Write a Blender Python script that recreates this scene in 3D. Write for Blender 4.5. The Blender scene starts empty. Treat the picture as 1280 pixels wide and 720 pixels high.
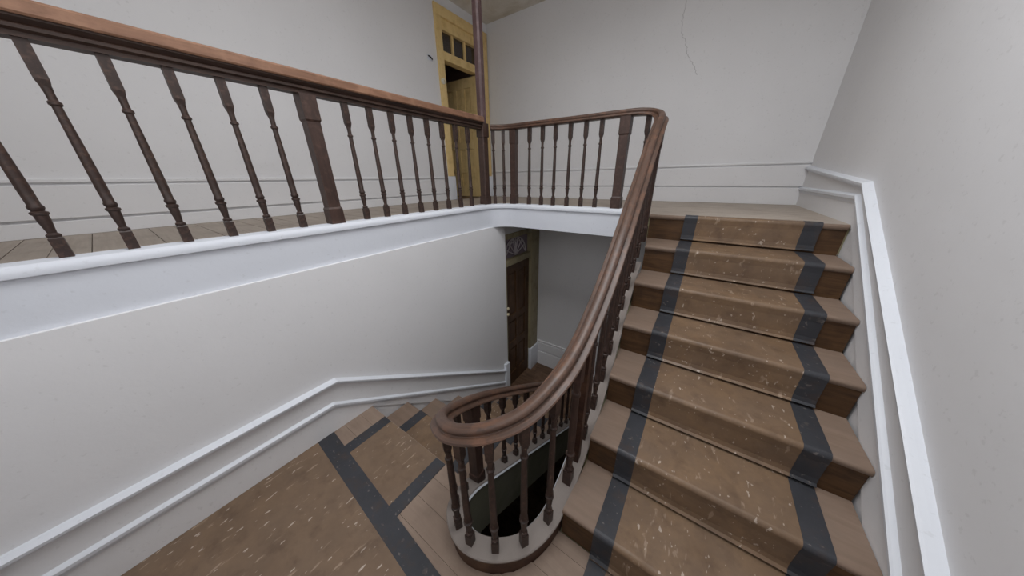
import bpy, bmesh, math, random
from mathutils import Vector, Matrix

random.seed(7)
SC = bpy.context.scene
COL = SC.collection

# ------------------------------------------------------------------ camera
F_PX = 337.0                       # focal length in pixels of the 1280 px frame
PITCH, YAW, ROLL = math.radians(22.1), math.radians(34.86), math.radians(0.81)
EYE = Vector((0.0, 0.0, 1.56))
cd = bpy.data.cameras.new('camera')
cd.sensor_fit = 'HORIZONTAL'; cd.sensor_width = 36.0; cd.lens = 36.0 * F_PX / 1280.0
cd.clip_start = 0.02; cd.clip_end = 100
cam = bpy.data.objects.new('camera', cd); COL.objects.link(cam)
_s, _c = math.sin(YAW), math.cos(YAW)
_fw = Vector((-_s * math.cos(PITCH), _c * math.cos(PITCH), -math.sin(PITCH)))
_rt = Vector((_c, _s, 0.0))
_up = Vector((-_s * math.sin(PITCH), _c * math.sin(PITCH), math.cos(PITCH)))
_ex = _rt * math.cos(ROLL) - _up * math.sin(ROLL)
_ey = _rt * math.sin(ROLL) + _up * math.cos(ROLL)
_m = Matrix((_ex, _ey, -_fw)).transposed().to_4x4(); _m.translation = EYE
cam.matrix_world = _m
SC.camera = cam

# ------------------------------------------------------------------ world, daylight, exposure
w = bpy.data.worlds.new('world'); SC.world = w; w.use_nodes = True
w.node_tree.nodes['Background'].inputs[0].default_value = (0.72, 0.78, 0.88, 1)
w.node_tree.nodes['Background'].inputs[1].default_value = 1.0

def area(name, loc, rot, sx, sy, power, color):
    l = bpy.data.lights.new(name, 'AREA'); l.shape = 'RECTANGLE'; l.size = sx; l.size_y = sy
    l.energy = power; l.color = color
    o = bpy.data.objects.new(name, l); COL.objects.link(o); o.location = loc; o.rotation_euler = rot
    return o
SKY = (-1.15, 0.35, 0.05, 1.55)     # skylight opening: x0, x1, y0, y1
area('daylight_skylight_offscreen', (-0.40, 0.80, 3.70), (0, 0, 0), 1.45, 1.45, 62, (0.95, 0.97, 1.0))
area('daylight_window_offscreen', (-0.55, -0.655, 2.15), (math.radians(90), 0, 0), 1.1, 1.3, 9, (0.95, 0.97, 1.0))

SC.view_settings.view_transform = 'Standard'
SC.view_settings.look = 'None'
SC.view_settings.gamma = 1.0
SC.view_settings.use_curve_mapping = False
SC.view_settings.exposure = 0.0

# ------------------------------------------------------------------ material helpers
MATS = {}
def srgb(r, g, b):
    f = lambda c: ((c / 255.0 + 0.055) / 1.055) ** 2.4 if c > 10 else c / 255.0 / 12.92
    return (f(r), f(g), f(b), 1.0)

class NT:
    def __init__(s, name, rough=0.6, spec=0.3):
        s.m = bpy.data.materials.new(name); s.m.use_nodes = True
        s.t = s.m.node_tree; s.n = s.t.nodes; s.l = s.t.links
        s.b = s.n['Principled BSDF']; s.b.inputs['Roughness'].default_value = rough
        s.b.inputs['Specular IOR Level'].default_value = spec
        s.tc = s.n.new('ShaderNodeTexCoord')
        MATS[name] = s.m
    def coord(s, kind='Object', scale=(1, 1, 1), loc=(0, 0, 0)):
        mp = s.n.new('ShaderNodeMapping'); mp.inputs['Scale'].default_value = scale
        mp.inputs['Location'].default_value = loc
        s.l.new(s.tc.outputs[kind], mp.inputs['Vector']); return mp.outputs[0]
    def noise(s, vec, scale, detail=4, rough=0.55, dist=0.0):
        n = s.n.new('ShaderNodeTexNoise'); n.inputs['Scale'].default_value = scale
        n.inputs['Detail'].default_value = detail; n.inputs['Roughness'].default_value = rough
        n.inputs['Distortion'].default_value = dist
        s.l.new(vec, n.inputs['Vector']); return n.outputs['Fac']
    def ramp(s, fac, stops):
        r = s.n.new('ShaderNodeValToRGB'); e = r.color_ramp.elements
        while len(e) < len(stops): e.new(0.5)
        for k, (p, c) in enumerate(stops):
            e[k].position = p; e[k].color = c if not isinstance(c, (int, float)) else (c, c, c, 1)
        s.l.new(fac, r.inputs[0]); return r.outputs[0]
    def mix(s, fac, a, b, mode='MIX'):
        x = s.n.new('ShaderNodeMix'); x.data_type = 'RGBA'; x.blend_type = mode
        for sock, v in ((x.inputs[0], fac), (x.inputs[6], a), (x.inputs[7], b)):
            if isinstance(v, (int, float)): sock.default_value = v
            elif isinstance(v, tuple): sock.default_value = v
            else: s.l.new(v, sock)
        return x.outputs[2]
    def math(s, op, a, b=0.0, clamp=False):
        x = s.n.new('ShaderNodeMath'); x.operation = op; x.use_clamp = clamp
        for sock, v in ((x.inputs[0], a), (x.inputs[1], b)):
            if isinstance(v, (int, float)): sock.default_value = v
            else: s.l.new(v, sock)
        return x.outputs[0]
    def color(s, out): s.l.new(out, s.b.inputs['Base Color'])
    def rough(s, out): s.l.new(out, s.b.inputs['Roughness'])
    def bump(s, h, strength=0.2, dist=0.01):
        b = s.n.new('ShaderNodeBump'); b.inputs['Strength'].default_value = strength
        b.inputs['Distance'].default_value = dist
        s.l.new(h, b.inputs['Height']); s.l.new(b.outputs[0], s.b.inputs['Normal'])
    def xyz(s, kind='Object'):
        x = s.n.new('ShaderNodeSeparateXYZ'); s.l.new(s.tc.outputs[kind], x.inputs[0]); return x.outputs
    def rnd(s):
        o = s.n.new('ShaderNodeObjectInfo'); return o.outputs['Random']

def plaster(name, c, vary=0.05, stain=None, crack=False):
    t = NT(name, 0.75, 0.2); v = t.coord()
    d = tuple(x * (1 - vary * 2) for x in c[:3]) + (1,)
    col = t.mix(t.ramp(t.noise(v, 1.7, 5), [(0.3, 0.0), (0.7, 1.0)]), d, c)
    fine = t.ramp(t.noise(v, 45, 3), [(0.30, 0.0), (0.36, 1.0)])
    col = t.mix(t.math('MULTIPLY', t.math('SUBTRACT', 1.0, fine), 0.10), col, srgb(120, 116, 108))
    if stain:
        col = t.mix(t.math('MULTIPLY', t.ramp(t.noise(v, 2.6, 6, 0.6, 0.8), [(0.45, 0.0), (0.7, 1.0)]), stain[1]), col, stain[0])
    if crack:
        x = t.xyz()
        z = x[2]
        wob = t.math('MULTIPLY', t.math('SUBTRACT', t.noise(t.coord(scale=(0.01, 0.01, 1)), 9, 6, 0.65), 0.5), 0.13)
        dz = t.math('MAXIMUM', t.math('SUBTRACT', 2.885, z), 0.0)
        x0 = t.math('ADD', t.math('ADD', t.math('MULTIPLY', dz, 0.56), -0.556), wob)
        d_ = t.math('ABSOLUTE', t.math('SUBTRACT', x[0], x0))
        line = t.math('LESS_THAN', d_, 0.0028)
        line = t.math('MULTIPLY', line, t.math('GREATER_THAN', z, 2.5))
        col = t.mix(t.math('MULTIPLY', line, 0.38), col, srgb(70, 66, 62))
    t.color(col)
    h = t.noise(v, 9, 5); t.bump(h, 0.18, 0.012)
    return t.m

plaster('wall_white', srgb(228, 227, 228), 0.022)
plaster('wall_far', srgb(228, 227, 228), 0.022, crack=True)
plaster('wall_stair', srgb(228, 227, 228), 0.022)
plaster('wall_lower', srgb(228, 227, 228), 0.022)
plaster('ceiling_stained', srgb(226, 221, 211), 0.05, stain=(srgb(168, 154, 126), 0.5))
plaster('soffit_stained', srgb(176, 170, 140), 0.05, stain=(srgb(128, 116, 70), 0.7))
plaster('wall_room', srgb(206, 186, 182), 0.05)
plaster('white_paint', srgb(216, 219, 226), 0.02)
plaster('white_gloss', srgb(224, 227, 233), 0.02)
MATS['white_gloss'].node_tree.nodes['Principled BSDF'].inputs['Roughness'].default_value = 0.4
plaster('well_face', srgb(124, 122, 106), 0.08, stain=(srgb(84, 86, 58), 0.5))
plaster('curb_grey', srgb(146, 137, 131), 0.05, stain=(srgb(120, 110, 102), 0.4))

def lino(name, c, c2, speck=1.0, dust=0.55, along=(1, 1, 1), dustc=None):
    t = NT(name, 0.5, 0.35); v = t.coord()
    col = t.mix(t.ramp(t.noise(v, 6, 6, 0.65), [(0.3, 0.0), (0.7, 1.0)]), c2, c)
    col = t.mix(t.math('MULTIPLY', t.ramp(t.noise(v, 60, 3), [(0.35, 0.0), (0.65, 1.0)]), 0.25), col, c2)
    # film of dust, mottled, on every face alike
    dn = t.ramp(t.noise(v, 3.3, 6, 0.6), [(0.2, 0.45), (0.75, 1.0)])
    col = t.mix(t.math('MULTIPLY', dn, dust), col, dustc)
    # paint drips and scuffs, drawn out along the walking line
    n1 = t.noise(t.coord(scale=along), 26, 3, 0.55, 0.3)
    m1 = t.ramp(n1, [(0.64, 0.0), (0.70, 1.0)])
    col = t.mix(t.math('MULTIPLY', m1, 0.45 * speck), col, srgb(186, 166, 146))
    n2 = t.noise(t.coord(scale=(along[0] * 1.1, along[1] * 1.6, 1), loc=(3, 7, 1)), 38, 2, 0.5)
    m2 = t.ramp(n2, [(0.675, 0.0), (0.715, 1.0)])
    col = t.mix(t.math('MULTIPLY', m2, 0.7 * speck), col, srgb(206, 192, 178))
    n3 = t.noise(t.coord(loc=(5, 2, 9)), 11, 5, 0.65)
    m3 = t.ramp(n3, [(0.52, 0.0), (0.72, 1.0)])
    col = t.mix(t.math('MULTIPLY', m3, 0.45), col, srgb(80, 62, 50))
    t.color(col)
    t.rough(t.ramp(t.noise(v, 8, 4), [(0.3, 0.38), (0.7, 0.62)]))
    t.bump(t.noise(v, 30, 4), 0.12, 0.004)
    return t.m
lino('lino_brown', srgb(128, 98, 64), srgb(88, 65, 42), 0.8, 0.42, (1.3, 0.45, .5), srgb(144, 126, 112))
lino('lino_landing', srgb(126, 101, 77), srgb(98, 77, 58), 1.0, 0.5, (1.3, 0.30, 1), srgb(132, 114, 99))
lino('lino_black', srgb(42, 43, 48), srgb(28, 29, 33), 0.2, 0.32, (1, 1, 1), srgb(100, 101, 106))

def wood(name, c, c2, scale=(3, 40, 40), kind='Object', rough=0.5, spec=0.35, dust=None, wear=None, grain=0.7):
    t = NT(name, rough, spec); v = t.coord(kind, scale)
    g = t.noise(v, 1.0, 6, 0.6, 0.6)
    col = t.mix(t.ramp(g, [(0.30, 0.0), (0.70, 1.0)]), c2, c)
    col = t.mix(t.math('MULTIPLY', t.ramp(t.rnd(), [(0, 0.0), (1, 1.0)]), 0.22), col, c2)
    vo = t.coord()
    if wear:
        col = t.mix(t.math('MULTIPLY', t.ramp(t.noise(vo, wear[2], 5, 0.6), [(0.5, 0.0), (0.68, 1.0)]), wear[1]), col, wear[0])
    if dust:
        dn = t.ramp(t.noise(vo, 7, 5, 0.6), [(0.2, 0.4), (0.75, 1.0)])
        col = t.mix(t.math('MULTIPLY', dn, dust[1]), col, dust[0])
    t.color(col); t.bump(g, 0.15, 0.003)
    return t.m
wood('rail_wood', srgb(92, 67, 54), srgb(50, 34, 28), (6, 90, 1), 'UV', 0.42, 0.4, (srgb(112, 95, 84), 0.2), (srgb(122, 84, 62), 0.5, 18))
wood('rail_flat_wood', srgb(140, 104, 82), srgb(108, 77, 60), (40, 4, 40), 'Object', 0.5, 0.35, None, (srgb(160, 122, 98), 0.5, 10))
wood('rail_dark_wood', srgb(74, 54, 45), srgb(46, 32, 26), (40, 4, 40), 'Object', 0.5, 0.35)
wood('baluster_wood', srgb(62, 45, 39), srgb(39, 27, 23), (40, 40, 8), 'Object', 0.45, 0.4, (srgb(96, 80, 72), 0.12), (srgb(112, 84, 72), 0.35, 60))
wood('newel_wood', srgb(70, 50, 43), srgb(48, 33, 28), (40, 40, 6), 'Object', 0.45, 0.4, (srgb(96, 80, 72), 0.12), (srgb(112, 84, 74), 0.3, 30))
wood('post_wood', srgb(96, 74, 74), srgb(70, 52, 52), (30, 30, 3), 'Object', 0.5, 0.35, None, (srgb(128, 104, 100), 0.4, 16))
wood('tread_wood', srgb(136, 114, 98), srgb(110, 88, 72), (3, 26, 26), 'Object', 0.6, 0.25, (srgb(150, 132, 118), 0.6), (srgb(84, 66, 54), 0.5, 7))
wood('riser_wood', srgb(104, 76, 50), srgb(66, 46, 30), (4, 45, 45), 'Object', 0.55, 0.3, None, (srgb(46, 34, 26), 0.5, 8))
wood('plank_wood', srgb(146, 126, 110), srgb(118, 98, 84), (2.5, 26, 26), 'Object', 0.6, 0.25, (srgb(160, 142, 128), 0.6), (srgb(88, 70, 58), 0.55, 5))
wood('plank_upper', srgb(188, 177, 164), srgb(164, 151, 138), (3, 50, 50), 'Object', 0.6, 0.25, (srgb(172, 160, 150), 0.4), (srgb(120, 104, 92), 0.4, 4))
wood('plank_lower', srgb(116, 90, 70), srgb(72, 54, 42), (3, 30, 30), 'Object', 0.5, 0.3, None, (srgb(150, 118, 96), 0.4, 6))
wood('string_brown', srgb(80, 54, 42), srgb(48, 30, 24), (12, 12, 40), 'Object', 0.5, 0.3, None, (srgb(112, 84, 62), 0.45, 9))
wood('ochre_paint', srgb(236, 208, 150), srgb(224, 194, 132), (20, 20, 4), 'Object', 0.5, 0.35, None, (srgb(176, 140, 84), 0.35, 12))
wood('olive_leaf', srgb(240, 214, 158), srgb(222, 194, 136), (20, 20, 3), 'Object', 0.5, 0.35, None, (srgb(170, 142, 92), 0.3, 9))
wood('door_frame_lower', srgb(166, 156, 126), srgb(142, 130, 102), (20, 20, 4), 'Object', 0.5, 0.35, None, (srgb(96, 80, 54), 0.4, 9))
wood('door_leaf_lower', srgb(92, 66, 44), srgb(62, 42, 28), (20, 20, 3), 'Object', 0.5, 0.35, None, (srgb(112, 84, 58), 0.3, 9))
def plain(name, c, rough=0.5, spec=0.4, metal=0.0):
    t = NT(name, rough, spec); t.b.inputs['Metallic'].default_value = metal
    n = t.noise(t.coord(), 25, 3)
    t.color(t.mix(t.math('MULTIPLY', n, 0.3), c, tuple(x * 0.75 for x in c[:3]) + (1,))); return t.m
plain('black_plastic', srgb(28, 28, 30)); plain('cream_knob', srgb(214, 200, 168), 0.3)
plain('white_plastic', srgb(226, 220, 204), 0.35); plain('tracery_white', srgb(206, 196, 200), 0.6)
t = NT('pane_glass', 0.06, 0.5); t.b.inputs['Transmission Weight'].default_value = 0.85
t.color(t.mix(t.noise(t.coord(), 8), srgb(120, 112, 106), srgb(168, 160, 150)))
t = NT('pane_frosted', 0.5, 0.4); t.color(t.mix(t.noise(t.coord(), 8), srgb(120, 108, 118), srgb(150, 136, 146)))

# ------------------------------------------------------------------ mesh helpers
def mk(name, verts, faces, mat, parent=None, smooth=False, uvs=None):
    me = bpy.data.meshes.new(name); me.from_pydata([tuple(v) for v in verts], [], faces)
    bm = bmesh.new(); bm.from_mesh(me)
    bmesh.ops.recalc_face_normals(bm, faces=bm.faces); bm.to_mesh(me); bm.free()
    me.materials.append(MATS[mat])
    if smooth:
        me.polygons.foreach_set('use_smooth', [True] * len(me.polygons))
        me.set_sharp_from_angle(angle=math.radians(38))
    if uvs:
        ul = me.uv_layers.new(name='uv')
        for lp in me.loops: ul.data[lp.index].uv = uvs[lp.vertex_index]
    o = bpy.data.objects.new(name, me); COL.objects.link(o)
    if parent: adopt(o, parent)
    return o
def adopt(o, parent):
    o.parent = parent
    o.matrix_parent_inverse = Matrix.Translation(-world_loc(parent))
def world_loc(o):
    l = o.location.copy()
    if o.parent: l = o.matrix_parent_inverse @ l; l = world_loc(o.parent) + l if o.parent else l
    return l
def thing(name, loc, label, cat, group=None):
    o = bpy.data.objects.new(name, None); COL.objects.link(o); o.location = loc
    o.empty_display_size = 0.1
    tag(o, label, cat, group); return o
def tag(o, label, cat, group=None):
    o['label'] = label; o['category'] = cat
    if group: o['group'] = group
    return o
def struct(o, label, cat='wall'):
    o['kind'] = 'structure'; o['label'] = label; o['category'] = cat; return o
def box(name, x0, x1, y0, y1, z0, z1, mat, parent=None, bev=0.0):
    bm = bmesh.new()
    vs = [bm.verts.new((x, y, z)) for x in (x0, x1) for y in (y0, y1) for z in (z0, z1)]
    for f in ((0, 1, 3, 2), (4, 6, 7, 5), (0, 4, 5, 1), (2, 3, 7, 6), (0, 2, 6, 4), (1, 5, 7, 3)):
        bm.faces.new([vs[i] for i in f])
    bmesh.ops.recalc_face_normals(bm, faces=bm.faces)
    if bev: bmesh.ops.bevel(bm, geom=bm.edges[:], offset=bev, segments=2, affect='EDGES', profile=0.6)
    me = bpy.data.meshes.new(name); bm.to_mesh(me); bm.free(); me.materials.append(MATS[mat])
    if bev: me.polygons.foreach_set('use_smooth', [True] * len(me.polygons)); me.set_sharp_from_angle(angle=math.radians(50))
    o = bpy.data.objects.new(name, me); COL.objects.link(o)
    if parent: adopt(o, parent)
    return o
def boxes(name, lst, mat):
    V, Fc = [], []
    for (x0, x1, y0, y1, z0, z1) in lst:
        b = len(V); V += [(x, y, z) for x in (x0, x1) for y in (y0, y1) for z in (z0, z1)]
        Fc += [[b + i for i in f] for f in ((0, 1, 3, 2), (4, 6, 7, 5), (0, 4, 5, 1), (2, 3, 7, 6), (0, 2, 6, 4), (1, 5, 7, 3))]
    return mk(name, V, Fc, mat)
def prism(name, pts, axis, a, b, mat, parent=None):
    """polygon pts (2-D) extruded along axis from a to b. axis x: pts=(y,z); y: (x,z); z: (x,y)"""
    n = len(pts)
    def P(p, t): return {'x': (t, p[0], p[1]), 'y': (p[0], t, p[1]), 'z': (p[0], p[1], t)}[axis]
    v = [P(p, a) for p in pts] + [P(p, b) for p in pts]
    f = [list(range(n)), list(range(2 * n - 1, n - 1, -1))]
    f += [[i, (i + 1) % n, n + (i + 1) % n, n + i] for i in range(n)]
    return mk(name, v, f, mat, parent)
def sweep(name, path, prof, mat, parent=None, closed_prof=True, smooth=True):
    """sweep a plumb profile (u = to the left of travel, v = up) along 3-D points"""
    n, k = len(path), len(prof); V, UV, Fc = [], [], []
    L = 0.0; per = [0.0]
    for j in range(1, k): per.append(per[-1] + math.dist(prof[j], prof[j - 1]))
    for i, p in enumerate(path):
        a = path[max(0, i - 1)]; b = path[min(n - 1, i + 1)]
        t = Vector((b[0] - a[0], b[1] - a[1], 0.0))
        t.normalize(); left = Vector((-t.y, t.x, 0.0))
        if i: L += math.dist(path[i], path[i - 1])
        for j, (u, v) in enumerate(prof):
            V.append(Vector(p) + left * u + Vector((0, 0, v))); UV.append((L, per[j]))
    for i in range(n - 1):
        for j in range(k if closed_prof else k - 1):
            j2 = (j + 1) % k
            Fc.append([i * k + j, i * k + j2, (i + 1) * k + j2, (i + 1) * k + j])
    Fc.append([j for j in range(k)][::-1]); Fc.append([(n - 1) * k + j for j in range(k)])
    return mk(name, V, Fc, mat, parent, smooth, UV)
def lathe(bm, prof, segs=12, cx=0, cy=0):
    rings = []
    for r, z in prof:
        rings.append([bm.verts.new((cx + r * math.cos(2 * math.pi * i / segs), cy + r * math.sin(2 * math.pi * i / segs), z)) for i in range(segs)])
    for a, b in zip(rings, rings[1:]):
        for i in range(segs): bm.faces.new((a[i], a[(i + 1) % segs], b[(i + 1) % segs], b[i]))
    bm.faces.new(rings[0][::-1]); bm.faces.new(rings[-1])
def sq(bm, hw, z0, z1, hw1=None, ch=0.0):
    """square block with optional taper"""
    hw1 = hw if hw1 is None else hw1
    def ring(h, z): return [bm.verts.new((x * h, y * h, z)) for x, y in ((-1, -1), (1, -1), (1, 1), (-1, 1))]
    a, b = ring(hw, z0), ring(hw1, z1)
    for i in range(4): bm.faces.new((a[i], a[(i + 1) % 4], b[(i + 1) % 4], b[i]))
    bm.faces.new(a[::-1]); bm.faces.new(b)
def bmesh_obj(name, bm, mat, smooth=True):
    bmesh.ops.recalc_face_normals(bm, faces=bm.faces)
    me = bpy.data.meshes.new(name); bm.to_mesh(me); bm.free(); me.materials.append(MATS[mat])
    if smooth:
        me.polygons.foreach_set('use_smooth', [True] * len(me.polygons)); me.set_sharp_from_angle(angle=math.radians(40))
    return me
def place(name, me, loc, parent, sz=1.0, rz=0.0):
    o = bpy.data.objects.new(name, me); COL.objects.link(o)
    o.location = loc; o.rotation_euler = (0, 0, rz); o.scale = (1, 1, sz)
    if parent: adopt(o, parent)
    return o
def catmull(pts, per=8):
    out = []
    for i in range(len(pts) - 1):
        p0, p1, p2, p3 = (Vector(pts[max(0, i - 1)]), Vector(pts[i]), Vector(pts[i + 1]), Vector(pts[min(len(pts) - 1, i + 2)]))
        for k in range(per):
            t = k / per
            out.append(0.5 * ((2 * p1) + (p2 - p0) * t + (2 * p0 - 5 * p1 + 4 * p2 - p3) * t * t + (3 * p1 - p0 - 3 * p2 + p3) * t ** 3))
    out.append(Vector(pts[-1])); return out

# ------------------------------------------------------------------ main dimensions (m)
R_ = 0.1839; G_ = 0.2767                    # riser, going
Y0 = 0.7297                                 # first riser of the rising flight
YL = 0.66                                   # landing edge above the descending flight
U = 7 * R_                                  # upper floor level 1.287
LOW = -7 * R_                               # lower floor level
XW = -1.755                                 # stair wall
XF = -1.775                                 # gallery fascia
XU = -3.02                                  # upper corridor wall
YB, YW = -0.62, 3.79                        # back wall, far wall
XR = 0.72                                   # right wall
ZC = 3.54
YLF = 3.28                                  # far wall of the lower hall
BOT = -2.60

# well line: x, y, base z, rail-top z  (from the lower hall up to the gallery post)
CTRL = [(-.765, 2.46, -1.133, -.520), (-.765, 1.90, -.782, -.163), (-.765, 1.50, -.531, .091), (-.765, 1.09, -.274, .355),
        (-.763, .84, -.115, .510), (-.748, .65, .020, .617), (-.705, .515, .10, .700), (-.63, .45, .122, .757),
        (-.543, .432, .122, .795), (-.440, .470, .118, .832), (-.350, .56, .110, .878), (-.300, .69, .118, .940),
        (-.286, .84, .17, .995), (-.284, 1.06, .31, 1.130), (-.291, 1.30, .475, 1.312), (-.305, 1.5, .625, 1.442),
        (-.324, 1.75, .795, 1.605), (-.335, 1.95, .93, 1.765), (-.345, 2.15, 1.06, 1.895), (-.358, 2.27, 1.24, 1.950), (-.395, 2.345, 1.322, 1.985),
        (-.47, 2.376, 1.322, 2.008), (-.60, 2.38, 1.322, 2.018), (-1.0, 2.38, 1.322, 2.022), (-1.4, 2.38, 1.322, 2.028),
        (-1.62, 2.378, 1.322, 2.030), (-1.725, 2.345, 1.322, 2.030), (-1.805, 2.27, 1.322, 2.028)]
_xy = catmull([(c[0], c[1], c[2]) for c in CTRL], 8)
_xr = catmull([(c[0], c[1], c[3]) for c in CTRL], 8)
WELL = [(a.x, a.y, a.z, b.z) for a, b in zip(_xy, _xr)]
def well_at(x, y):
    return min(WELL, key=lambda p: (p[0] - x) ** 2 + (p[1] - y) ** 2)

# ------------------------------------------------------------------ the shell
struct(box('wall_left', XW - .06, XW, YB, 2.40, BOT, 1.10, 'wall_stair'), 'white plastered stairwell wall below the gallery', 'wall')
struct(box('wall_left_upper', XU - .12, XU, YB, 2.83, U - .1, ZC, 'wall_white'), 'white corridor wall beside the yellow door on the upper floor', 'wall')
struct(box('wall_left_over_door', XU - .12, XU, 2.83, 3.79, 3.43, ZC, 'wall_white'), 'strip of white wall above the yellow door frame', 'wall')
struct(box('wall_far', XU - .12, XR, YW, YW + .12, U - .15, ZC, 'wall_far'), 'off-white upper floor wall with a thin crack', 'wall')
struct(box('wall_far_lower', -1.95, XR, YLF, YLF + .12, BOT, 1.10, 'wall_lower'), 'grey-white wall of the lower hall beyond the well', 'wall')
struct(box('wall_right', XR, XR + .12, YB, YW + .12, BOT, ZC, 'wall_white'), 'white wall along the outer side of the rising flight', 'wall')
struct(box('wall_left_lower', -1.95, -1.815, 2.34, YLF, .965, 1.10, 'wall_lower'), 'strip of wall above the brown lower door', 'wall')
struct(box('wall_left_under', -1.95, -1.83, 2.40, YLF, BOT, LOW - .05, 'wall_lower'), 'wall beneath the lower hall', 'wall')
# back wall with a tall window behind the camera
struct(boxes('wall_back', [(a, b, YB - .12, YB, c, d) for a, b, c, d in ((XU, -1.15, BOT, ZC), (.05, XR, BOT, ZC), (-1.15, .05, BOT, 1.45), (-1.15, .05, 2.85, ZC))], 'wall_white'), 'white wall behind the half landing around the tall window', 'wall')
wn = thing('window_1', (-.55, YB - .06, 1.45), 'tall white window lighting the half landing', 'window'); wn['kind'] = 'structure'
for x in (-1.15, -.58, 0.0): box('window_stile', x, x + .05, YB - .09, YB - .04, 1.45, 2.85, 'white_gloss', wn)
for z in (1.45, 2.1, 2.8): box('window_bar', -1.15, .05, YB - .085, YB - .045, z, z + .05, 'white_gloss', wn)
for x in (-1.10, -.53):
    for z in (1.50, 2.15): box('pane', x, x + .52, YB - .068, YB - .062, z, z + .65 - (.05 if z < 2 else 0), 'pane_glass', wn)
# ceiling around a skylight
sx0, sx1, sy0, sy1 = SKY
struct(boxes('ceiling', [q + (ZC, ZC + .25) for q in ((XU, sx0, YB, YW), (sx1, XR, YB, YW), (sx0, sx1, YB, sy0), (sx0, sx1, sy1, YW))], 'ceiling_stained'), 'grey stained plaster ceiling over the upper floor', 'ceiling')

w3 = thing('window_2', (-.4, .8, ZC + .25), 'skylight in the ceiling above the open stairwell', 'window'); w3['kind'] = 'structure'
for x in (sx0, -.425, sx1 - .05): box('window_stile', x, x + .05, sy0, sy1, ZC + .25, ZC + .30, 'white_gloss', w3)
for y in (sy0, sy1 - .05): box('window_bar', sx0, sx1, y, y + .05, ZC + .252, ZC + .298, 'white_gloss', w3)
for x0, x1 in ((sx0 + .05, -.425), (-.375, sx1 - .05)): box('pane', x0, x1, sy0 + .05, sy1 - .05, ZC + .27, ZC + .276, 'pane_glass', w3)

# upper floor slab and its boards
def edge_path(n=8):
    p = [(XF, YB), (XF, .4), (XF, 1.2), (XF, 2.08)]
    for k in range(1, n + 1):
        a = math.pi - k / n * math.pi / 2
        p.append((XF + .22 + .22 * math.cos(a), 2.11 + .22 * math.sin(a)))
    p += [(-1.2, 2.33), (-.8, 2.33), (-.385, 2.33)]
    return p
EDGE = edge_path()

out = [(x - .02 if x < -1.7 else x, y + .02 if y > 2.2 else y) for x, y in EDGE]
poly = out + [(-.39, 2.35), (-.39, Y0 + 6 * G_ + .03), (XR, Y0 + 6 * G_ + .03), (XR, YW), (XU, YW), (XU, YB)]
sl = struct(prism('floor_upper', poly, 'z', 1.105, U - .018, 'soffit_stained'), 'upper floor of pale bare boards around the stairwell', 'floor')
def xfront(y):   # boards end at the fascia
    return XF - .09
bw = .105; y = YB
while y < YW - .001:
    y1 = min(y + bw, YW)
    x1 = XF - .09 if y1 < 2.43 else XR
    if y < 2.40 < y1 : y1 = 2.40; x1 = XF - .09
    box('plank', XU, x1, y + .0015, y1 - .0015, U - .018, U + random.uniform(-.0008, .0008), 'plank_upper', sl)
    y = y1
# moulded white fascia with its kerb: profile in (u = left of travel = away from the well, v)
fas = sweep('trim_1', [(x, y, 0) for x, y in EDGE], [(0, 1.098), (0, 1.279), (-.014, 1.285), (-.016, 1.300), (-.010, 1.314), (0, 1.322), (.10, 1.322), (.10, U - .02), (.022, 1.27), (.022, 1.098)], 'white_paint')
struct(fas, 'white moulded fascia and kerb along the gallery edge', 'trim')

# skirting and dado mouldings of the upper floor
def moulded(name, axis, pos, a, b, z0, z1, z2, sgn, label, mat='wall_white', gap=.007):
    """skirting of two boards and a cap, parted by open joints at z1 and z2; axis 'x' = wall at x=pos running along y"""
    def brd(nm, za, zb, par=None, e=.020):
        pr = [(pos, za), (pos + sgn * (e - .002), za), (pos + sgn * e, za + .002), (pos + sgn * e, zb - .004), (pos + sgn * (e - .003), zb), (pos, zb)]
        return prism(nm, pr, 'y' if axis == 'x' else 'x', a, b, mat, par)
    base = brd(name, z0, z1 - gap); struct(base, label, 'skirting')
    brd('board', z1 + gap, z2 - gap, base); brd('cap', z2 + .006, z2 + .026, base, .016)
    return base
moulded('baseboard_left', 'x', XU, YB, 2.80, U, 1.375, 1.566, 1, 'white skirting with two thin joints on the corridor wall')
moulded('baseboard_far', 'y', YW, XU, XR, U, 1.450, 1.648, -1, 'white skirting with two thin joints on the cracked wall', 'wall_far')

# skirting that follows the descending flight on the stair wall
def stair_skirt(name, x, sgn, path_top, path_low, floor_pts, label):
    pts = path_top + floor_pts[::-1]
    base = prism(name, pts, 'x', x, x + sgn * .010, 'wall_stair'); struct(base, label, 'skirting')
    for path, h, e in ((path_top, .034, .040), (path_low, .046, .030)):
        prof = [(0, -h), (e * .45, -h), (e * .55, -h * .6), (e * .95, -h * .45), (e, -h * .1), (e * .8, 0), (e * .4, h * .12), (0, h * .2)]
        V = []; k = len(prof)
        for (yy, zz) in path: V += [(x + sgn * u, yy, zz + v) for u, v in prof]
        Fc = [[i * k + j, i * k + (j + 1) % k, (i + 1) * k + (j + 1) % k, (i + 1) * k + j] for i in range(len(path) - 1) for j in range(k)]
        Fc += [list(range(k)), [(len(path) - 1) * k + j for j in range(k)]]
        mk('moulding', V, Fc, 'white_gloss', base)
    return base
sk = stair_skirt('baseboard_stair', XW, 1, [(YB, .372), (.49, .372), (2.33, -.795)], [(YB, .215), (.44, .215), (2.33, -.985)],
            [(YB, 0.0), (YL, 0.0), (2.33, LOW + .03)], 'white moulded skirting stepping down beside the descending flight')
box('end_block', XW - .005, XW + .034, 2.315, 2.402, LOW + .002, -.70, 'white_gloss', sk, .004)
nl = lambda yy: R_ + (yy - Y0) / G_ * R_
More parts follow.
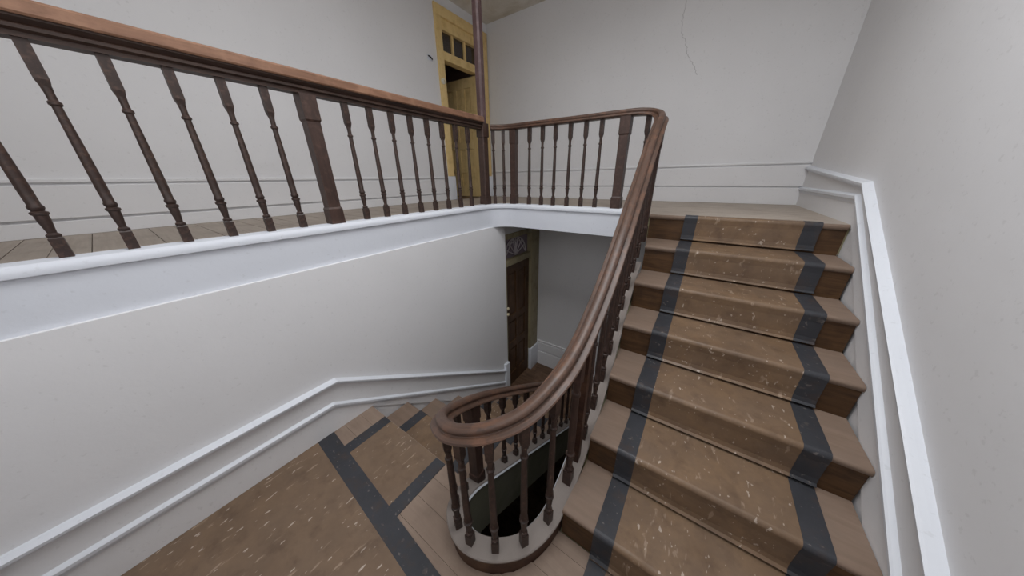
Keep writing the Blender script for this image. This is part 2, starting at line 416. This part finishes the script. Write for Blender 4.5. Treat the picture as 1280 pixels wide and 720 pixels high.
stair_skirt('baseboard_right', XR, -1, [(YB, .33), (.55, .33), (2.40, nl(2.40) + .22), (YW, U + .34)], [(YB, .17), (.62, .17), (2.45, U + .16), (YW, U + .16)],
            [(YB, 0.0), (Y0, 0.0), (2.40, U), (YW, U)], 'white moulded skirting rising with the steps on the outer wall')

# lower hall
lf = struct(box('floor_lower', -1.95, XR, YL + 6 * G_, YLF, LOW - .25, LOW - .02, 'soffit_stained'), 'dark worn boarded floor of the lower hall', 'floor')
y = YL + 6 * G_
while y < YLF - .001:
    y1 = min(y + .12, YLF); box('plank', -1.95, XR, y + .0015, y1 - .0015, LOW - .02, LOW + random.uniform(-.0008, .0008), 'plank_lower', lf); y = y1
moulded('baseboard_lower', 'y', YLF, -1.80, XR, LOW, -1.03, -.87, -1, 'grey skirting with two joints in the lower hall', 'wall_lower', .012)
struct(box('floor_bottom', XW, XR, YB, YLF, BOT - .1, BOT, 'plank_lower'), 'floor at the bottom of the stairwell', 'floor')

# half landing: boards cut around the curved kerb
def kerb_x(yy):
    """outer edge of the kerb at this y: (left x, right x)"""
    L, Rr = None, None
    ymin = min(p[1] for p in WELL[40:100])
    if yy <= ymin - .02: return None
    best = [9, 9]; xl = xr = -.55
    for i in range(1, len(WELL) - 1):
        p = WELL[i]
        if p[1] > 1.0: continue
        a, b = WELL[i - 1], WELL[i + 1]; t = Vector((b[0] - a[0], b[1] - a[1])).normalized()
        q = (p[0] + t.y * .03, p[1] - t.x * .03)
        side = 0 if q[0] < -.55 else 1
        d = abs(q[1] - yy)
        if d < best[side]:
            best[side] = d
            if side: xr = q[0]
            else: xl = q[0]
    return xl, xr
ld = struct(box('floor_landing', XW, XR, YB, .38, -.30, -.03, 'soffit_stained'), 'half landing of bare boards laid with brown lino', 'floor')
box('joist', XW, -.79, .38, YL - .02, -.30, -.03, 'soffit_stained', ld)
box('joist', -.245, XR, .38, Y0 - .005, -.30, -.03, 'soffit_stained', ld)
y = YB; bw = .108
def flatpoly(name, pts, z0, z1, mat, parent): return prism(name, pts, 'z', z0, z1, mat, parent)
while y < Y0 + .01 - .001:
    y1 = min(y + bw, Y0 + .01); zt = random.uniform(-.0006, 0.0)
    ya, yb = y + .0006, y1 - .0006
    ks = kerb_x(yb)
    if ks is None: box('plank', XW, XR, ya, yb, -.03, zt, 'plank_wood', ld)
    else:
        ys = [ya + (yb - ya) * i / 6 for i in range(7)]
        kk = [kerb_x(v) or (-.55, -.55) for v in ys]
        ysl = [min(v, YL) for v in ys]
        if ya < YL - .01: flatpoly('plank', [(XW, ysl[0])] + [(k[0], v) for k, v in zip(kk, ysl)] + [(XW, ysl[-1])], -.03, zt, 'plank_wood', ld)
        flatpoly('plank', [(k[1], v) for k, v in zip(kk, ys)] + [(XR, ys[-1]), (XR, ys[0])], -.03, zt, 'plank_wood', ld)
    y = y1

# lino of the landing: field, border, and the two tongues that lead onto the flights
E2 = .004
lino_t = thing('lino_floor', (-.5, 0, 0), 'brown lino with a wide black border covering the half landing', 'lino')
XA, XZ = XW + .012, XR - .012
bn = lambda x: .295 - .065 * (x + 1.743)      # near edge of the black border
bf = lambda x: .392 - .071 * (x + 1.743)      # far edge
prism('field', [(XA, YB + .012), (XZ, YB + .012), (XZ, bn(XZ)), (XA, bn(XA))], 'z', 0, E2, 'lino_landing', lino_t)
prism('border', [(XA, bn(XA)), (XZ, bn(XZ)), (XZ, bf(XZ)), (XA, bf(XA))], 'z', 0, E2 + .0008, 'lino_black', lino_t)
for (x0, x1, ye) in ((-1.575, -.955, YL - .004), (-.108, .60, Y0 - .012)):
    for nm, a, b, m, e in (('tongue', x0 + .075, x1 - .075, 'lino_landing', 0), ('border', x0, x0 + .075, 'lino_black', .0008), ('border', x1 - .075, x1, 'lino_black', .0008)):
        prism(nm, [(a, bf(a)), (b, bf(b)), (b, ye), (a, ye)], 'z', 0, E2 + e, m, lino_t)

# ------------------------------------------------------------------ stair flights
def nose(yf, z, yb, th=.034, r=.014):
    """side profile of a tread board with a rounded front edge"""
    p = [(yb, z - th), (yf + .012, z - th), (yf + .004, z - th + .006)]
    for k in range(5):
        a = math.pi + k / 4 * -math.pi / 2
        p.append((yf + r + r * math.cos(a), z - r + r * math.sin(a)))
    p.append((yb, z)); return p
def sheet(yf, z, yb, zb, e, r=.016):
    """lino sheet: from the back of the tread over the rounded nosing, down the riser, kicked out at the foot"""
    top = [(yb, z)]; n = 6
    for k in range(n + 1):
        a = math.pi / 2 + k / n * math.pi / 2
        top.append((yf + r + r * math.cos(a), z - r + r * math.sin(a)))
    top += [(yf + .004, z - .05), (yf + .006, zb + .045), (yf + .002, zb + .022), (yf - .010, zb + .012)]
    o = []
    for i, p in enumerate(top):
        a = top[max(0, i - 1)]; b = top[min(len(top) - 1, i + 1)]
        t = Vector((b[0] - a[0], b[1] - a[1])).normalized(); nrm = Vector((t.y, -t.x))
        o.append((p[0] + nrm.x * e, p[1] + nrm.y * e))
    return top + o[::-1]
def flip(pts, up): return pts
def flight(name, base, label, xl, xr, yfun, levels, direction, rx0, rx1, parent_label=None):
    t = thing(name, base, label, 'stairs'); return t

up = thing('stair_flight', (.24, Y0, 0), 'worn wooden flight rising to the upper floor beside the long handrail', 'stairs')
RX0, RX1, TB = -.108, .60, .08
for i in range(7):
    yf = Y0 + i * G_; z = R_ * (i + 1); yb = yf + G_ + .012
    xe = well_at(-.3, yf)[0] + .043
    xe2 = well_at(-.3, yf + G_)[0] + .043
    last = i == 6
    if last: yb = yf + .09
    # tread: its left end follows the string
    prof = nose(yf, z - E2 * 0, yb); n = len(prof)
    V = [((xe if p[0] < yf + G_ * .5 else xe2), p[0], p[1]) for p in prof] + [(XR - .012, p[0], p[1]) for p in prof]
    Fc = [list(range(n)), list(range(2 * n - 1, n - 1, -1))] + [[k, (k + 1) % n, n + (k + 1) % n, n + k] for k in range(n)]
    tr = mk('tread', V, Fc, 'tread_wood', up, True)
    rs = box('riser', xe, XR - .012, yf + .014, yf + .036, z - R_ - (.002 if i else 0), z - .03, 'riser_wood', up)
    yb2 = yf + G_ + .004 if not last else yf + .05
    zb = z - R_ + E2
    for nm, x0, x1, m, e in (('runner', RX0 + TB, RX1 - TB, 'lino_brown', E2), ('border', RX0, RX0 + TB, 'lino_black', E2 + .001), ('border', RX1 - TB, RX1, 'lino_black', E2 + .001)):
        ps = sheet(yf - .001, z, yb2, zb, e)
        prism(nm, ps, 'x', x0, x1, m, tr)
prism('soffit', [(Y0 + .02, -.30), (Y0 + .02, -.02), (2.41, U - .20), (2.41, 1.10), (2.36, 1.10)], 'x', -.30, XR - .012, 'soffit_stained', up)

dn = thing('stair_flight', (-1.27, 2.3, LOW), 'wooden flight descending beside the white stair wall to the lower hall', 'stairs')
DX0, DX1 = -1.575, -.955
box('riser', XW + .012, -.80, YL - .03, YL - .012, -R_, -.002, 'riser_wood', dn)
def mirror_y(pts, c): return [(2 * c - p[0], p[1]) for p in pts]
nosing0 = None
for i in range(1, 7):
    yf = YL + i * G_; z = -R_ * i; yb = yf - G_ - .012
    prof = mirror_y(nose(yf, z, 2 * yf - yb), yf)
    n = len(prof)
    V = [(XW + .012, p[0], p[1]) for p in prof] + [(-.80, p[0], p[1]) for p in prof]
    Fc = [list(range(n)), list(range(2 * n - 1, n - 1, -1))] + [[k, (k + 1) % n, n + (k + 1) % n, n + k] for k in range(n)]
    tr = mk('tread', V, Fc, 'tread_wood', dn, True)
    box('riser', XW + .012, -.80, yf - .036, yf - .014, z - R_, z - .03, 'riser_wood', dn)
    for nm, x0, x1, m, e in (('runner', DX0 + TB, DX1 - TB, 'lino_brown', E2), ('border', DX0, DX0 + TB, 'lino_black', E2 + .001), ('border', DX1 - TB, DX1, 'lino_black', E2 + .001)):
        ps = mirror_y(sheet(yf + .001, z, 2 * yf + .002 - (yf - G_ - .004), z - R_ + E2, e), yf + .001)
        prism(nm, ps, 'x', x0, x1, m, tr)
prism('soffit', [(YL - .02, -.30), (YL - .02, -.22), (2.32, LOW - .22), (2.32, LOW - .30)], 'x', XW + .012, -.79, 'soffit_stained', dn)

# ------------------------------------------------------------------ balustrade around the well
def baluster_mesh(h):
    bm = bmesh.new()
    sq(bm, .0152, 0, .066)
    sq(bm, .0152, .066, .071, .012)
    lathe(bm, [(.0120, .066), (.0160, .073), (.0160, .079), (.0100, .085), (.0115, .10), (.0145, .125), (.0150, .143), (.0190, .147), (.0190, .154), (.0130, .158),
               (.0172, .166), (.0172, .172), (.0140, .178), (.0146, .23), (.0130, .36), (.0110, h - .185), (.0110, h - .177), (.0152, h - .173), (.0152, h - .166), (.0105, h - .161), (.0105, h - .14), (.0122, h - .122)], 10)
    sq(bm, .0098, h - .126, h - .104, .0148)
    sq(bm, .0148, h - .104, h)
    return bmesh_obj('baluster', bm, 'baluster_wood')
HB = .656
BAL = baluster_mesh(HB)
def newel_mesh(h, hw=.032):
    bm = bmesh.new()
    sq(bm, hw, 0, .085); sq(bm, hw, .085, .095, hw * .86)
    sq(bm, hw * .86, .095, h - .125)
    sq(bm, hw * .86, h - .125, h - .115, hw); sq(bm, hw, h - .115, h)
    return bmesh_obj('newel', bm, 'newel_wood', False)
NEW = newel_mesh(HB)
NEW_BIG = newel_mesh(HB, .038)
bm = bmesh.new(); sq(bm, .020, 0, .075)
lathe(bm, [(.016, .073), (.020, .082), (.020, .090), (.014, .097), (.017, .14), (.018, .155), (.022, .160), (.022, .168), (.016, .174), (.017, .30), (.015, HB - .21), (.019, HB - .20), (.019, HB - .19), (.015, HB - .185), (.018, HB - .14)], 12)
sq(bm, .020, HB - .145, HB)
NEW_TURN = bmesh_obj('newel', bm, 'newel_wood')
bm = bmesh.new(); sq(bm, .017, 0, HB)
NEW_PLAIN = bmesh_obj('newel', bm, 'string_brown', False)

bal = thing('stair_balustrade', (-.55, .43, .09), 'dark turned balustrade with worn brown handrail curling around the open well', 'balustrade')
RAILP = [(0, -.049), (.033, -.049), (.041, -.045), (.043, -.040), (.040, -.035), (.030, -.033), (.020, -.0315), (.0170, -.027), (.0200, -.021), (.0210, -.014), (.0178, -.006), (.010, -.0012), (0, 0)]
RAILP = [(-u, v) for u, v in RAILP[::-1]] + RAILP[1:-1]
sweep('handrail', [(p[0], p[1], p[3]) for p in WELL], RAILP, 'rail_wood', bal)
# string / kerb along the well: up to where the flight meets the gallery
KERB = [p for i, p in enumerate(WELL) if i <= 17 * 8 + 4]
k3 = [(p[0], p[1], p[2]) for p in KERB]
def kerb(name, prof, mat): return sweep(name, k3, prof, mat, bal, True, False)
kerb('string_board', [(-.030, -.40), (.030, -.40), (.030, -.010), (-.030, -.010)], 'string_brown')
kerb('kerb_cap', [(-.042, -.012), (.040, -.012), (.044, -.006), (.040, 0), (-.038, 0), (-.042, -.004)], 'curb_grey')
kerb('well_panel', [(.0295, -.42), (.038, -.42), (.038, -.030), (.0295, -.030)], 'well_face')
kerb('bead', [(.038, -.030), (.046, -.027), (.050, -.020), (.046, -.013), (.038, -.010)], 'white_gloss')

def put_bal(x, y, me=None, h=HB, name='baluster', par=bal, rz=None):
    best = None
    for i in range(len(WELL) - 1):          # nearest point on the well line
        a, b = WELL[i], WELL[i + 1]
        dx, dy = b[0] - a[0], b[1] - a[1]; L2 = dx * dx + dy * dy
        if L2 < 1e-12: continue
        f = min(1.0, max(0.0, ((x - a[0]) * dx + (y - a[1]) * dy) / L2))
        q = tuple(a[k] + (b[k] - a[k]) * f for k in range(4))
        d = (q[0] - x) ** 2 + (q[1] - y) ** 2
        if best is None or d < best[0]: best = (d, q, a, b)
    _, p, a, b = best
    ang = math.atan2(b[1] - a[1], b[0] - a[0]) if rz is None else rz
    top = p[3] - .046; slope = abs(b[2] - a[2]) / max(1e-6, math.hypot(b[0] - a[0], b[1] - a[1]))
    base = p[2] - .02 * min(1.0, slope)
    return place(name, me or BAL, (p[0], p[1], base), par, (top - base) / h, ang)
# descending side
for k in range(11): put_bal(-.765, .845 + .137 * k)
put_bal(-.757, .715, NEW, name='newel')
put_bal(-.738, .60); put_bal(-.70, .505)
put_bal(-.765, 2.42, NEW, name='newel')
# curl
for x, y in ((-.625, .436), (-.535, .427), (-.434, .475), (-.349, .562), (-.298, .69)): put_bal(x, y)
put_bal(-.287, .865, NEW_TURN, name='newel'); put_bal(-.287, .955, NEW_PLAIN, name='newel')
for k in range(9): put_bal(-.3, 1.045 + .133 * k)
put_bal(-.360, 2.205, NEW, name='newel')
# gallery side
for x in (-.452, -.786, -.912, -1.044, -1.180, -1.306, -1.440): put_bal(x, 2.38)
put_bal(-.608, 2.38, NEW_BIG, name='newel'); put_bal(-1.613, 2.38, NEW, name='newel')
put_bal(-1.715, 2.35); put_bal(-1.79, 2.29)

# ------------------------------------------------------------------ gallery railing with the flat rail, and the post
XB = -1.84
gr = thing('gallery_railing', (XB, .8, 1.322), 'straight railing with a flat reddish top rail above the white fascia', 'railing')
yE = 2.162
prism('top_rail', [(XB - .045, 2.030), (XB + .052, 2.030), (XB + .056, 2.036), (XB + .056, 2.066), (XB + .050, 2.074), (XB - .045, 2.074)], 'y', YB, yE, 'rail_flat_wood', gr)
prism('rail_moulding', [(XB - .03, 1.978), (XB + .022, 1.978), (XB + .022, 1.992), (XB + .034, 1.998), (XB + .034, 2.008), (XB + .030, 2.012), (XB + .046, 2.024), (XB + .046, 2.030), (XB - .03, 2.030)], 'y', YB, yE, 'rail_dark_wood', gr)
for k in range(8): place('baluster', BAL, (XB, .968 + .1465 * k, 1.322), gr)
place('newel', NEW_BIG, (XB, .772, 1.322), gr)
for k in range(8): place('baluster', BAL, (XB, .60 - .1465 * k, 1.322), gr)

po = thing('post', (-1.845, 2.205, 1.322), 'tall slim purple-brown post rising from the gallery corner to the ceiling', 'post')
def octo(name, hw, z0, z1, mat, par, ch=.3):
    c = hw * (1 - ch)
    pts = [(hw, -c), (hw, c), (c, hw), (-c, hw), (-hw, c), (-hw, -c), (-c, -hw), (c, -hw)]
    return prism(name, [(po.location.x + a, po.location.y + b) for a, b in pts], 'z', z0, z1, mat, par)
octo('base_block', .042, 1.322, 1.40, 'newel_wood', po, .08)
octo('shaft', .036, 1.40, 1.92, 'newel_wood', po, .18)
octo('head_block', .042, 1.92, 2.03, 'newel_wood', po, .08)
octo('upper_shaft', .034, 2.03, ZC - .002, 'post_wood', po, .42)

# ------------------------------------------------------------------ upper yellow door
d1 = thing('door_1', (XU, 3.30, U), 'yellow ochre door frame with a three-pane transom and half-open leaf', 'door'); d1['kind'] = 'structure'
jw = .095
box('jamb', XU - .12, XU + .022, 2.83, 2.83 + jw, U, 3.33, 'ochre_paint', d1, .004)
box('jamb', XU - .12, XU + .022, 3.672, 3.772, U, 3.33, 'ochre_paint', d1, .004)
box('jamb', XU - .12, XU + .004, 3.585, 3.672, U, 3.33, 'ochre_paint', d1, .004)
box('head', XU - .12, XU + .024, 2.83, 3.772, 3.33, 3.43, 'ochre_paint', d1, .004)
box('transom_bar', XU - .10, XU + .006, 2.925, 3.585, 2.925, 3.015, 'ochre_paint', d1, .006)
box('transom_head', XU - .10, XU - .004, 2.925, 3.585, 3.225, 3.33, 'ochre_paint', d1, .004)
n = 3; y0, y1 = 2.925, 3.585
for k in range(n - 1):
    yc = y0 + (y1 - y0) * (k + 1) / n
    box('glazing_bar', XU - .08, XU - .03, yc - .016, yc + .016, 3.015, 3.225, 'ochre_paint', d1)
for k in range(n):
    a = y0 + (y1 - y0) * k / n; b = y0 + (y1 - y0) * (k + 1) / n
    box('pane', XU - .058, XU - .053, a + (.016 if k else 0), b - (.016 if k < n - 1 else 0), 3.015, 3.225, 'pane_glass', d1)
box('plinth_block', XU - .01, XU + .036, 2.80, 2.935, U + .001, 1.60, 'white_gloss', d1, .004)
box('plinth_block', XU - .01, XU + .036, 3.66, 3.776, U + .001, 1.60, 'white_gloss', d1, .004)
# leaf, hinged at the far jamb and swung into the dark room
LW, LH = .655, 2.915 - U - .015
def leaf_mesh(w, h, mat, rows, cols, th=.05):
    bm = bmesh.new()
    def bx(x0, x1, y0, y1, z0, z1):
        vs = [bm.verts.new((x, y, z)) for x in (x0, x1) for y in (y0, y1) for z in (z0, z1)]
        for f in ((0, 1, 3, 2), (4, 6, 7, 5), (0, 4, 5, 1), (2, 3, 7, 6), (0, 2, 6, 4), (1, 5, 7, 3)): bm.faces.new([vs[i] for i in f])
    bx(0, w, -th / 2 + .018, th / 2 - .018, 0, h)
    sw = .095
    for x in [0, w - sw] + [sw + (w - 2 * sw) * (k + 1) / cols - .03 for k in range(cols - 1)]:
        bx(x, x + (sw if x in (0, w - sw) else .06), -th / 2, th / 2, 0, h)
    for z0, z1 in rows: bx(0, w, -th / 2 - .0005, th / 2 + .0005, z0, z1)
    xs = [sw] + [sw + (w - 2 * sw) * (k + 1) / cols for k in range(cols - 1)] + [w - sw]
    for xa, xb in zip(xs, xs[1:]):
        xa += .03 if xa > sw else 0; xb -= .03 if xb < w - sw else 0
        for (a0, a1), (b0, b1) in zip(rows, rows[1:]):
            if b0 - a1 > .12 and xb - xa > .07: bx(xa + .022, xb - .022, -th / 2 + .010, th / 2 - .010, a1 + .03, b0 - .03)
    return bmesh_obj('leaf', bm, mat, False)
lm = leaf_mesh(LW, LH, 'olive_leaf', ((0, .16), (.36, .42), (.70, .80), (LH - .12, LH)), 3)
lf_o = place('leaf', lm, (XU - .03, 3.558, U + .008), d1, 1.0, math.atan2(-.03, -1))
# dark room behind it
struct(boxes('wall_room', [(XU - 1.7, XU - 1.6, 1.6, 4.6, U, 3.5), (XU - 1.6, XU - .12, 1.6, 1.7, U, 3.5), (XU - 1.6, XU - .12, 4.5, 4.6, U, 3.5), (XU - .14, XU - .12, 3.79, 4.5, U, 3.5)], 'wall_room'), 'dark walls of the unlit room behind the yellow door', 'wall')
struct(box('ceiling_room', XU - 1.7, XU - .12, 1.6, 4.6, 3.45, 3.55, 'wall_room'), 'dark ceiling of the unlit room behind the yellow door', 'ceiling')
struct(box('floor_room', XU - 1.7, XU, 1.6, 4.6, U - .1, U, 'plank_lower'), 'dark floor of the unlit room behind the yellow door', 'floor')

# ------------------------------------------------------------------ lower brown door
XD = -1.815
d2 = thing('door_2', (XD, 2.83, LOW), 'drab olive framed brown door with a fan grille in its transom', 'door'); d2['kind'] = 'structure'
box('jamb', XD - .10, XD + .012, 2.395, 2.485, LOW, .965, 'door_frame_lower', d2, .004)
box('jamb', XD - .10, XD + .012, 3.06, 3.268, LOW, .965, 'door_frame_lower', d2, .004)
box('head', XD - .10, XD + .012, 2.485, 3.06, .905, .965, 'door_frame_lower', d2, .004)
box('transom_bar', XD - .08, XD + .006, 2.485, 3.06, .575, .65, 'door_frame_lower', d2, .005)
lm2 = leaf_mesh(.575, .575 - LOW - .012, 'door_leaf_lower', ((0, .2), (.62, .72), (1.05, 1.14), (1.74, 1.846)), 2)
place('leaf', lm2, (XD - .055, 2.485, LOW + .008), d2, 1.0, math.radians(90))
box('plinth_block', XD - .02, XD + .034, 3.055, 3.272, LOW + .001, -.90, 'white_gloss', d2, .004)
box('pane', XD - .062, XD - .056, 2.485, 3.06, .65, .905, 'pane_frosted', d2)
# fan tracery: a ring with radiating and crossing bars
def bar(bm, a, b, w=.008, x=XD - .045):
    a, b = Vector(a), Vector(b); t = (b - a).normalized(); nn = Vector((-t.y, t.x)) * w / 2
    q = [a + nn, a - nn, b - nn, b + nn]
    lo = [bm.verts.new((x - .006, p.x, p.y)) for p in q]; hi = [bm.verts.new((x + .006, p.x, p.y)) for p in q]
    bm.faces.new(lo); bm.faces.new(hi[::-1])
    for i in range(4): bm.faces.new((lo[i], lo[(i + 1) % 4], hi[(i + 1) % 4], hi[i]))
bm = bmesh.new(); cy, cz, ry, rz_ = 2.76, .665, .235, .225
arc = [(cy + ry * math.cos(a), cz + rz_ * math.sin(a)) for a in [math.pi * k / 14 for k in range(15)]]
for a, b in zip(arc, arc[1:]): bar(bm, a, b, .012)
for k in (2, 4, 6, 7, 8, 10, 12): bar(bm, (cy, cz), arc[k], .008)
for i, j in ((0, 6), (3, 9), (5, 11), (8, 14)): bar(bm, arc[i], arc[j], .007)
tr_me = bmesh_obj('fan_grille', bm, 'tracery_white', False)
place('fan_grille', tr_me, (0, 0, 0), d2)
def knob_mesh():
    bm = bmesh.new()
    lathe(bm, [(.010, 0), (.010, .02), (.016, .024), (.021, .034), (.021, .042), (.014, .05), (.002, .052)], 12)
    for v in bm.verts: v.co = Vector((v.co.z, v.co.y, v.co.x))
    return bmesh_obj('knob', bm, 'cream_knob')
km = knob_mesh()
for z in (.055, -.025): place('knob', km, (XD + .01, 2.445, z), d2)

# ------------------------------------------------------------------ small fittings on the walls
bm = bmesh.new()
lathe(bm, [(.032, 0), (.032, .010), (.024, .016), (.024, .024), (.004, .026)], 14)
for v in bm.verts: v.co = Vector((v.co.z, v.co.y, v.co.x))
be = thing('doorbell', (XU + .022, 2.872, 2.69), 'small round cream bell push on the yellow door jamb', 'doorbell')
place('plate', bmesh_obj('plate', bm, 'white_plastic'), (XU + .022, 2.872, 2.69), be)
bm = bmesh.new(); lathe(bm, [(.009, 0), (.010, .006), (.008, .022), (.001, .024)], 10)
for v in bm.verts: v.co = Vector((v.co.z, v.co.y, v.co.x))
place('button', bmesh_obj('button', bm, 'cream_knob'), (XU + .046, 2.872, 2.69), be)
cs = thing('cable_stub', (XU, 2.712, 2.886), 'short black cable stub sticking out of the corridor wall', 'cable')
pth = [(XU + .0, 2.69, 2.900), (XU + .018, 2.70, 2.893), (XU + .022, 2.715, 2.884), (XU + .02, 2.735, 2.872)]
sweep('cable', catmull(pth, 4), [(.007 * math.cos(a), .007 * math.sin(a)) for a in [k * math.pi / 4 for k in range(8)]], 'black_plastic', cs)
box('cover_plate', XU, XU + .005, 2.675, 2.75, 2.86, 2.915, 'white_paint', cs, .002)
